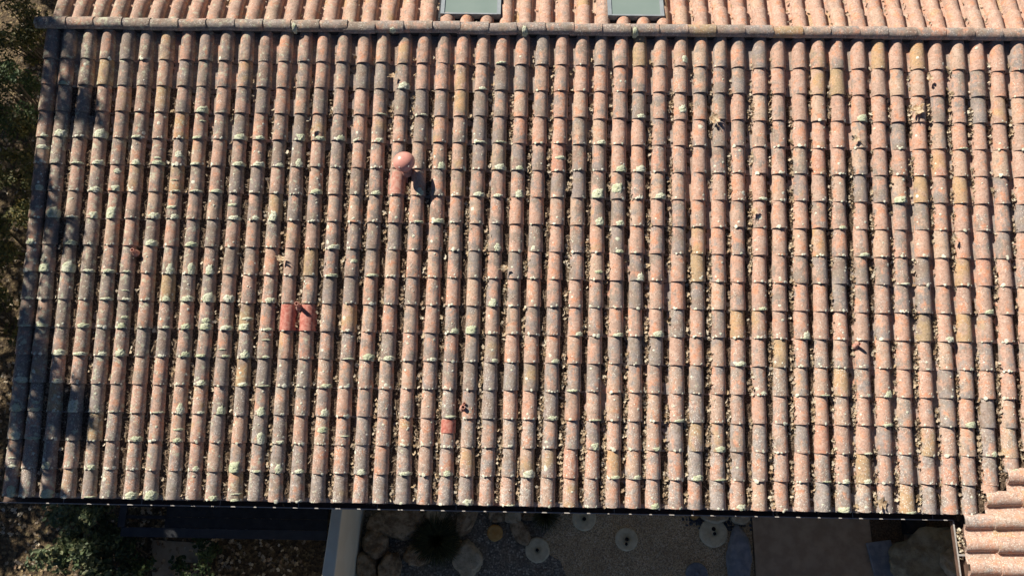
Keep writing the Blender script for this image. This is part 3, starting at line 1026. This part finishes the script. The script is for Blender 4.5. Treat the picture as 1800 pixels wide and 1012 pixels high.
mb = MB(); mb.box(pc[0], XE + 5.0, -16.0, EAVE[1] + .55, -.1, .035)  # unseen front stretch added to bounce warm light under the eave
tag(mb.build('concrete_path', MAT['concrete']), kind='structure')
mb = MB()
q = [at(268, 948, 0), at(375, 955, 0), at(350, 985, 0), at(370, 1030, 0), at(268, 1030, 0)]
poly_sheet('paved_path', [(k[0], k[1]) for k in q], .004, MAT['paver'])

# garden wall left of the gravel bed
h = 1.75
p1, p2 = at(583, 893, h), at(565, 1012, h)
p3, p4 = at(602, 893, h), at(588, 1012, h)
d = (p2 - p1) / (p1[1] - p2[1]); e = (p4 - p3) / (p3[1] - p4[1])
V = []
for z in (0, h):
    V += [p1 - d * .9 * 1.0, p3 - e * .9, p4 + e * 2.0, p2 + d * 2.0]
V = [np.array([k[0], k[1], 0 if j < 4 else h]) for j, k in enumerate(V)]
mb = MB().add(V, [(0, 1, 2, 3), (4, 7, 6, 5), (0, 4, 5, 1), (1, 5, 6, 2), (2, 6, 7, 3), (3, 7, 4, 0)])
me = mesh_from('garden_wall', mb.v, mb.f, MAT['garden_wall'], False)
o = tag(link('garden_wall', me), 'white painted garden wall running out from under the gutter', 'wall')
bv = o.modifiers.new('bevel', 'BEVEL'); bv.width = .015; bv.segments = 2

# black slatted frame left of the wall
rack = link('slatted_frame', None)
zt = .9
a, b = at(212, 935, zt), at(577, 938, zt)
rack.location = (a[0], a[1], 0)
tag(rack, 'black slatted timber frame in shade below the gutter, left of the white wall', 'frame')
L = b[0] - a[0] - .03
MB().box(0, L, -.055, .075, zt - .06, zt).build('rail', MAT['rail'], rack)
MB().box(-.06, .04, .077, .75, zt - .05, zt + .004).build('rail', MAT['rail'], rack)
for k in range(5):
    y = .20 + k * .165
    MB().box(.041, .62, y, y + .045, zt - .05, zt - .005).build('slat', MAT['dark'], rack)
for k in range(5):
    y = .078 + k * .155
    MB().box(.625, L, y, y + .150, zt - .04, zt - .008 + .002 * k).build('plank', MAT['dark'], rack)
for xx in (.0, L * .5, L - .1):
    MB().box(xx, xx + .07, -.05, .02, 0, zt - .062).build('leg', MAT['dark'], rack)

# boulders and cobbles
def boulder(name, px, py, w, l, hgt, seed, label, mat='boulder', rot=0.0, facet=.35, pts=None):
    c = at(px, py, hgt * .5)
    import bmesh
    bm = bmesh.new()
    bmesh.ops.create_icosphere(bm, subdivisions=4, radius=1.0)
    for v in bm.verts:
        d = v.co.copy()
        n1 = mnoise.noise(d * 1.1 + Vector((seed * 3.1, seed, 0)))
        n2 = mnoise.noise(d * 2.6 + Vector((seed, 7, seed)))
        n3 = mnoise.noise(d * 7.0 + Vector((seed, 1, seed)))
        n4 = mnoise.noise(d * 4.2 + Vector((3, seed, seed * 2)))
        k = 1 + facet * n1 + facet * .55 * n2 + .07 * n3 + .10 * abs(n4)
        if pts:
            a = (math.atan2(d.y, d.x) + math.tau) % math.tau
            f = a / math.tau * len(pts); j = int(f) % len(pts); t = f - int(f)
            k *= pts[j] * (1 - t) + pts[(j + 1) % len(pts)] * t
        v.co = d * k
        v.co.z = max(-.5, min(v.co.z, .62 + .12 * n2))
        v.co = Vector((v.co.x * w / 2, v.co.y * l / 2, v.co.z * hgt * .75))
    me = bpy.data.meshes.new(name)
    bm.to_mesh(me); bm.free()
    me.materials.append(MAT[mat])
    me.polygons.foreach_set('use_smooth', [True] * len(me.polygons))
    o = link(name, me)
    o.location = (c[0], c[1], hgt * .33)
    o.rotation_euler = (0, 0, rot)
    return tag(o, label, 'rock', 'rocks along the gravel bed')
PXM = 103.0
boulder('boulder', 700, 915, .85, .50, .34, 1, 'broad flat brown boulder beside the white wall, tucked under the gutter', 'boulder', .1, .25)
boulder('boulder', 659, 955, .40, .44, .36, 2, 'rounded brown boulder leaning on the foot of the white wall', 'boulder', .3, .18)
boulder('boulder', 645, 1000, .32, .55, .36, 3, 'tall grey boulder at the bottom edge, next to the white wall', 'boulder', .15, .25)
boulder('boulder', 683, 1000, .34, .52, .36, 4, 'buff boulder at the bottom edge, second from the white wall', 'boulder', -.15, .25)
boulder('boulder', 735, 975, .48, .30, .26, 5, 'long low boulder half hidden by the grass clump', 'boulder', .15, .3)
boulder('boulder', 766, 905, .32, .38, .22, 6, 'pale pointed rock showing below the gutter behind the grass clump', 'boulder_pale', .0, .2, [1, 1, .9, 1, .95, .8, 1.15, .8])
boulder('boulder', 820, 912, .26, .55, .28, 7, 'long tilted grey rock below the gutter, left of the orange cobble', 'boulder', -.5, .2)
boulder('boulder', 822, 985, .42, .62, .22, 8, 'pale diamond shaped rock on the dark gravel', 'boulder_pale', .1, .12, [1.1, .85, 1.0, .85, 1.1, .8, 1.05, .8])
boulder('cobble', 806, 957, .13, .16, .12, 9, 'small pinkish cobble right of the grass clump', 'boulder', 0, .1)
boulder('cobble', 791, 925, .09, .12, .10, 10, 'smallest grey cobble below the pale pointed rock', 'boulder', 0, .1)
boulder('cobble', 870, 936, .24, .24, .18, 11, 'orange cobble on the dark gravel', 'boulder_orange', .6, .12)
boulder('boulder', 873, 905, .28, .22, .2, 12, 'small grey rock under the gutter, above the orange cobble', 'boulder', 0, .25)
boulder('boulder', 902, 905, .26, .24, .2, 13, 'pale grey rock under the gutter, right of the orange cobble', 'boulder_pale', .6, .25)
boulder('boulder', 915, 935, .24, .42, .2, 14, 'smooth oval olive rock lying beside the left stone disc', 'boulder', .55, .1)
boulder('boulder', 945, 900, .48, .16, .2, 15, 'flat rock peeking out under the gutter, above the left stone disc', 'boulder', .4, .2)
boulder('boulder', 1258, 905, .46, .22, .2, 16, 'buff rock under the gutter above the largest stone disc', 'boulder_pale', 0, .15)
boulder('boulder', 1302, 908, .28, .22, .2, 17, 'mossy green rock under the gutter at the edge of the concrete', 'boulder_pale', 0, .15)
boulder('cobble', 1221, 907, .12, .10, .1, 18, 'small reddish cobble under the gutter, left of the largest stone disc', 'boulder_orange', 0, .15)
boulder('boulder', 1632, 985, 1.15, .85, .42, 19, 'large dark smooth boulder in the corner under the wing gutter', 'tarp', .2, .28)
boulder('boulder', 1674, 1000, .42, .60, .50, 23, 'pale greenish rock at the bottom edge, right against the wing gutter', 'boulder_pale', .5, .25)
boulder('boulder', 1300, 985, .36, 1.00, .16, 20, 'long blue grey slate rock beside the concrete edge', 'slate', -.08, .12)

# stone discs with radial grooves and drilled holes
def disc(px, py, r, label, holes, mat='disc', rot=0):
    c = at(px, py, .07)
    root = link('stone_disc', None)
    root.location = (c[0], c[1], .0)
    tag(root, label, 'stone disc', 'round stone discs set in the gravel')
    n = 96
    V, Fc = [(0, 0, .055)], []
    rings = [(.12, .055), (.2, .056), (.55, .060), (.9, .062), (1.0, .054), (1.02, .0)]
    for j, (rr, z) in enumerate(rings):
        for k in range(n):
            a = 2 * math.pi * k / n
            g = .0 if (k % 2 or j < 1 or j > 4) else -.006
            w_ = 1 + .02 * mnoise.noise((math.cos(a) * 2 + px, math.sin(a) * 2, 0))
            V.append((rr * r * w_ * math.cos(a), rr * r * w_ * math.sin(a), z + g))
    for k in range(n):
        Fc.append((0, 1 + k, 1 + (k + 1) % n))
    for j in range(len(rings) - 1):
        for k in range(n):
            k2 = (k + 1) % n
            Fc.append((1 + j * n + k, 1 + (j + 1) * n + k, 1 + (j + 1) * n + k2, 1 + j * n + k2))
    link('slab', mesh_from('slab', V, Fc, MAT[mat], False), root)
    for (hx, hy, hr) in holes:
        MB().lathe([(hr, .066), (hr * .85, .068), (hr * .7, .0665), (.0005, .0665)], 14, (hx, hy, 0)).build('hole', MAT['hole'], root)  # dark disc on the slab; the shade inside the hole is its colour
disc(945, 966, .185, 'leftmost pale stone disc, with one small centre hole', [(-.005, 0, .026)])
disc(1027, 910, .185, 'pale stone disc cut off by the gutter', [(0, -.01, .03)])
disc(1102, 947, .172, 'pale stone disc with two small holes in the middle of the gravel', [(0, 0, .030), (-.01, -.07, .024)])
disc(1255, 936, .212, 'largest pale stone disc, with two holes, near the concrete edge', [(0, .06, .032), (.01, -.01, .026)])
disc(1226, 1008, .165, 'blue grey stone disc at the bottom edge', [], 'slate')

# slab and mats on the concrete
c = at(1550, 985, .08)
m = MB()
pts = [at(1523, 953, .08), at(1566, 948, .08), at(1573, 975, .08), at(1579, 1020, .08), at(1540, 1020, .08)]
V = [(k[0], k[1], z) for z in (.036, .09) for k in pts]
n = 5
mb = MB().add(V, [tuple(range(n - 1, -1, -1)), tuple(range(n, 2 * n))] + [(k, (k + 1) % n, n + (k + 1) % n, n + k) for k in range(n)])
o = tag(mb.build('slate_slab', MAT['slate']), 'blue grey slate slab lying on the concrete', 'stone slab')
bv = o.modifiers.new('bevel', 'BEVEL'); bv.width = .012; bv.segments = 2
for (x0, y0, x1, y1, lab) in ((1533, 896, 1583, 952, 'dark brown grainy mat on the concrete above the slate slab'), (1630, 896, 1700, 960, 'dark brown mat in the corner behind the large dark boulder')):
    p, q = at(x0, y1, .05), at(x1, y0, .05)
    mb = MB().box(p[0], q[0], p[1], q[1] + .25, .037, .052)
    tag(mb.build('floor_mat', MAT['mat']), lab, 'mat', 'mats on the concrete')
p, q = at(1594, 937, .2), at(1622, 896, .2)
box_ = link('black_box', None); box_.location = (p[0], p[1], .037)
tag(box_, 'small black square box on the concrete under the gutter', 'box')
w_, l_ = q[0] - p[0], q[1] - p[1] + .05
MB().box(0, w_, 0, l_, 0, .16).build('body', MAT['dark'], box_)
MB().box(-.008, w_ + .008, -.008, l_ + .008, .1605, .185).build('lid', MAT['dark'], box_)

# dark pebbles around the largest disc
mb = MB()
for _ in range(150):
    px, py = (random.gauss(1283, 20), random.gauss(915, 9)) if random.random() < .6 else (random.gauss(1228, 12), random.gauss(914, 6))
    c = at(px, py, .02)
    if (px - 1255) ** 2 + (py - 936) ** 2 < 480: continue
    a, b_, hh = random.uniform(.012, .03), random.uniform(.012, .03), random.uniform(.01, .02)
    V = [(c[0] + a * math.cos(k) * random.uniform(.8, 1.2), c[1] + b_ * math.sin(k) * random.uniform(.8, 1.2), .01) for k in (0, 1.05, 2.1, 3.14, 4.2, 5.2)] + [(c[0] + random.uniform(-.005, .005), c[1], .012 + hh)]
    mb.add(V, [(k, (k + 1) % 6, 6) for k in range(6)])
tag(mb.build('dark_pebbles', MAT['pebble']), 'dark blue grey pebbles around the largest stone disc', 'pebbles', None, 'stuff')

# ornamental grass
def grass_clump(px, py, n, L, label):
    c = at(px, py, .1)
    mb = MB()
    for _ in range(n):
        a = random.uniform(0, 6.28); ln = L * random.uniform(.5, 1.1); b0 = random.uniform(0, .05)
        d = np.array([math.cos(a), math.sin(a), 0]); s_ = np.array([-math.sin(a), math.cos(a), 0]) * random.uniform(.0025, .005)
        lift = random.uniform(.15, .42)
        P = [c * [1, 1, 0] + d * (b0 + ln * t) + np.array([0, 0, lift * math.sin(math.pi * min(1, t * .9)) + .02]) for t in (0, .35, .7, 1.0)]
        V = []
        for k, q_ in enumerate(P):
            w_ = (1, .9, .6, .1)[k]
            V += [q_ - s_ * w_, q_ + s_ * w_]
        mb.add(V, [(0, 1, 3, 2), (2, 3, 5, 4), (4, 5, 7, 6)])
    tag(mb.build('grass_clump', MAT['grass']), label, 'grass')
grass_clump(768, 950, 900, .42, 'dark arching ornamental grass clump between the boulders')
grass_clump(958, 905, 350, .25, 'dark grass tuft in shadow right of the oval olive rock')

# ------------------------------------------------------------------ shrubs and trees
def foliage_cloud(mb, centres, per, size, spread, flat=.8):
    for c, rad, *dens in centres:
        for _ in range(dens[0] if dens else per):
            d = np.array([random.gauss(0, 1), random.gauss(0, 1), random.gauss(0, 1)]); d /= np.linalg.norm(d) + 1e-9
            pos = np.array(c) + d * rad * (random.random() ** .45) * np.array([1, 1, flat])
            s_ = size * random.uniform(.6, 1.3)
            rot = np.array(Matrix.Rotation(random.uniform(0, 6.28), 3, 'Z') @ Matrix.Rotation(random.gauss(0, .6), 3, 'X') @ Matrix.Rotation(random.gauss(0, .6), 3, 'Y'))
            L_ = np.array([(-.5, 0, 0), (-.12, .30, .06), (.25, .22, .03), (.55, 0, -.05), (.25, -.22, .03), (-.12, -.30, .06)]) * s_
            mb.add(L_ @ rot.T + pos, [(0, 1, 2, 3), (0, 3, 4, 5)])
def shrub(name, x, y, hgt, rad, n, per, size, label, mat='foliage', cat='shrub', group=None):
    root = link(name, None); root.location = (0, 0, 0)
    tag(root, label, cat, group)
    cs = []
    st = MB()
    for k in range(n):
        a = random.uniform(0, 6.28); rr = rad * math.sqrt(random.random())
        c = (x + rr * math.cos(a), y + rr * math.sin(a), hgt * random.uniform(.35, 1.0))
        cs.append((c, rad * random.uniform(.22, .42)))
        st.tube((x + random.uniform(-.04, .04), y + random.uniform(-.04, .04), 0), c, .018, .005, 5)
    fo = MB(); foliage_cloud(fo, cs, per, size, 1)
    st.build('stem', MAT['bark'], root)
    fo.build('foliage', MAT[mat], root)
    return root
def pt(px, py, z): return at(px, py, z)[:2]
for (px, py, hgt, rad, n, per, size, lab, mat) in (
        (145, 940, 1.3, .52, 30, 85, .085, 'leafy grey green bush below the gutter at the lower left', 'foliage_pale'),
        (170, 1000, .8, .36, 16, 65, .07, 'low green bush at the bottom edge, in front of the larger leafy bush', 'foliage_pale'),
        (335, 995, .8, .38, 12, 45, .07, 'dark oak sapling beside the tan paving at the bottom edge', 'foliage'),
        (245, 985, .6, .34, 10, 40, .06, 'dark small bush between the slatted frame and bottom edge', 'foliage'),
        (25, 45, 2.2, .65, 24, 110, .06, 'pale olive bush at the top left corner', 'foliage_dry'),
        (22, 165, 2.0, .65, 24, 110, .06, 'dark bush beside the upper left roof edge', 'foliage'),
        (22, 285, 1.9, .60, 24, 110, .06, 'olive bush beside the left roof edge, below the dark bush', 'foliage_dry'),
        (2, 420, 1.6, .60, 22, 100, .06, 'sparse bush beside the left roof edge at mid height', 'foliage_dry'),
        (-25, 560, 1.4, .55, 20, 90, .06, 'small bush at the left picture edge near the lower roof', 'foliage_dry')):
    x_, y_ = pt(px, py, hgt * .7)
    shrub('shrub', x_, y_, hgt, rad, n, per, size, lab, mat, 'shrub', 'shrubs around the house')
# fallen leaves on the ground
mb = MB()
for _ in range(2600):
    c = np.array([random.uniform(-3.2, .6), random.uniform(-8, 3), random.uniform(.01, .03)])
    add_leaf(mb, c, 0, random.uniform(.04, .11), None, .35)
for _ in range(500):
    c = np.array([random.uniform(.2, 3.0), random.uniform(-7.3, -5.6), random.uniform(.01, .03)])
    add_leaf(mb, c, 0, random.uniform(.04, .10), None, .35)
tag(mb.build('fallen_leaves', MAT['litter'], None, True, 80), 'fallen leaves covering the soil left of the house', 'leaves', None, 'stuff')

# oak trees on the sunny side; their crowns shade the left edge of the roof and the bushes
def tree(base, clusters, label, per=300, size=.12):
    root = link('oak_tree', None)
    tag(root, label, 'tree', 'oak trees left of the house')
    tr = MB()
    b = Vector(base)
    topz = max(c[0][2] for c in clusters)
    mid = Vector((b.x + .15, b.y - .1, topz * .45))
    tr.tube(b, mid, .17, .12, 12); 
    for c, r, *_ in clusters:
        tr.tube(mid + Vector((0, 0, random.uniform(-.3, .2))), Vector(c), .06, .015, 6)
    tr.build('trunk', MAT['bark'], root, True)
    fo = MB(); foliage_cloud(fo, clusters, per, size, 1, .7)
    fo.build('crown', MAT['foliage'], root)
KX, KY = -SUN.x / SUN.z, -SUN.y / SUN.z       # shadow shift per metre of height
def over(px, py, dz):
    """the point dz above the tiles whose shadow falls on the roof at the pixel"""
    w, _, _ = on_front(px, py, 0)
    return (w[0] - KX * dz, w[1] - KY * dz, w[2] + dz)
TG = [[], [], []]
random.seed(21)
for (px, py, r, dz) in ((60, 110, .30, 3.9), (95, 60, .25, 3.4), (85, 165, .28, 3.2), (140, 175, .22, 2.8), (60, 40, .35, 3.3), (40, 130, .4, 3.0), (10, 60, .5, 3.4),
                        (60, 310, .22, 2.4), (100, 400, .26, 2.4), (45, 350, .30, 2.6), (20, 420, .35, 2.4), (10, 270, .35, 2.7),
                        (20, 520, .36, 2.2), (-20, 600, .45, 2.3), (35, 600, .28, 2.2), (45, 665, .36, 2.1), (95, 690, .32, 2.2), (30, 735, .35, 2.0), (120, 725, .26, 2.0), (60, 790, .20, 2.0), (10, 690, .45, 2.2), (0, 850, .22, 2.0), (90, 870, .12, 2.0)):
    g = 0 if py < 250 else (1 if py < 480 else 2)
    TG[g].append((over(px, py, dz + 1.3), r * 1.1, 95 if py < 480 else 150))
for _ in range(26):
    tx, ty, dz = random.uniform(.5, 2.6), random.uniform(-7.0, -5.8), random.uniform(3.7, 4.9)
    TG[2].append(((min(tx - KX * dz, -1.25), ty - KY * dz, dz), random.uniform(.25, .5)))
for _ in range(9):
    tx, ty, dz = random.uniform(-2.4, -1.0), random.uniform(-7.2, -5.2), random.uniform(3.2, 4.6)
    TG[2].append(((tx - KX * dz, ty - KY * dz, dz), random.uniform(.3, .55), 150))
for g in range(3):
    # the rest of each crown stands farther out, shading the bushes
    base = [(-5.2, 5.4), (-5.0, 2.4), (-4.9, -.8)][g]
    for _ in range(34):
        TG[g].append(((min(-3.5, base[0] + random.gauss(-.6, 1.0)), base[1] + random.gauss(.3, 1.2), random.uniform(3.2, 6.4)), random.uniform(.45, .8)))
    tree((base[0], base[1], 0), TG[g], ['tall oak tree left of the ridge end', 'tall oak tree left of the middle of the roof', 'tall oak tree left of the lower roof'][g])
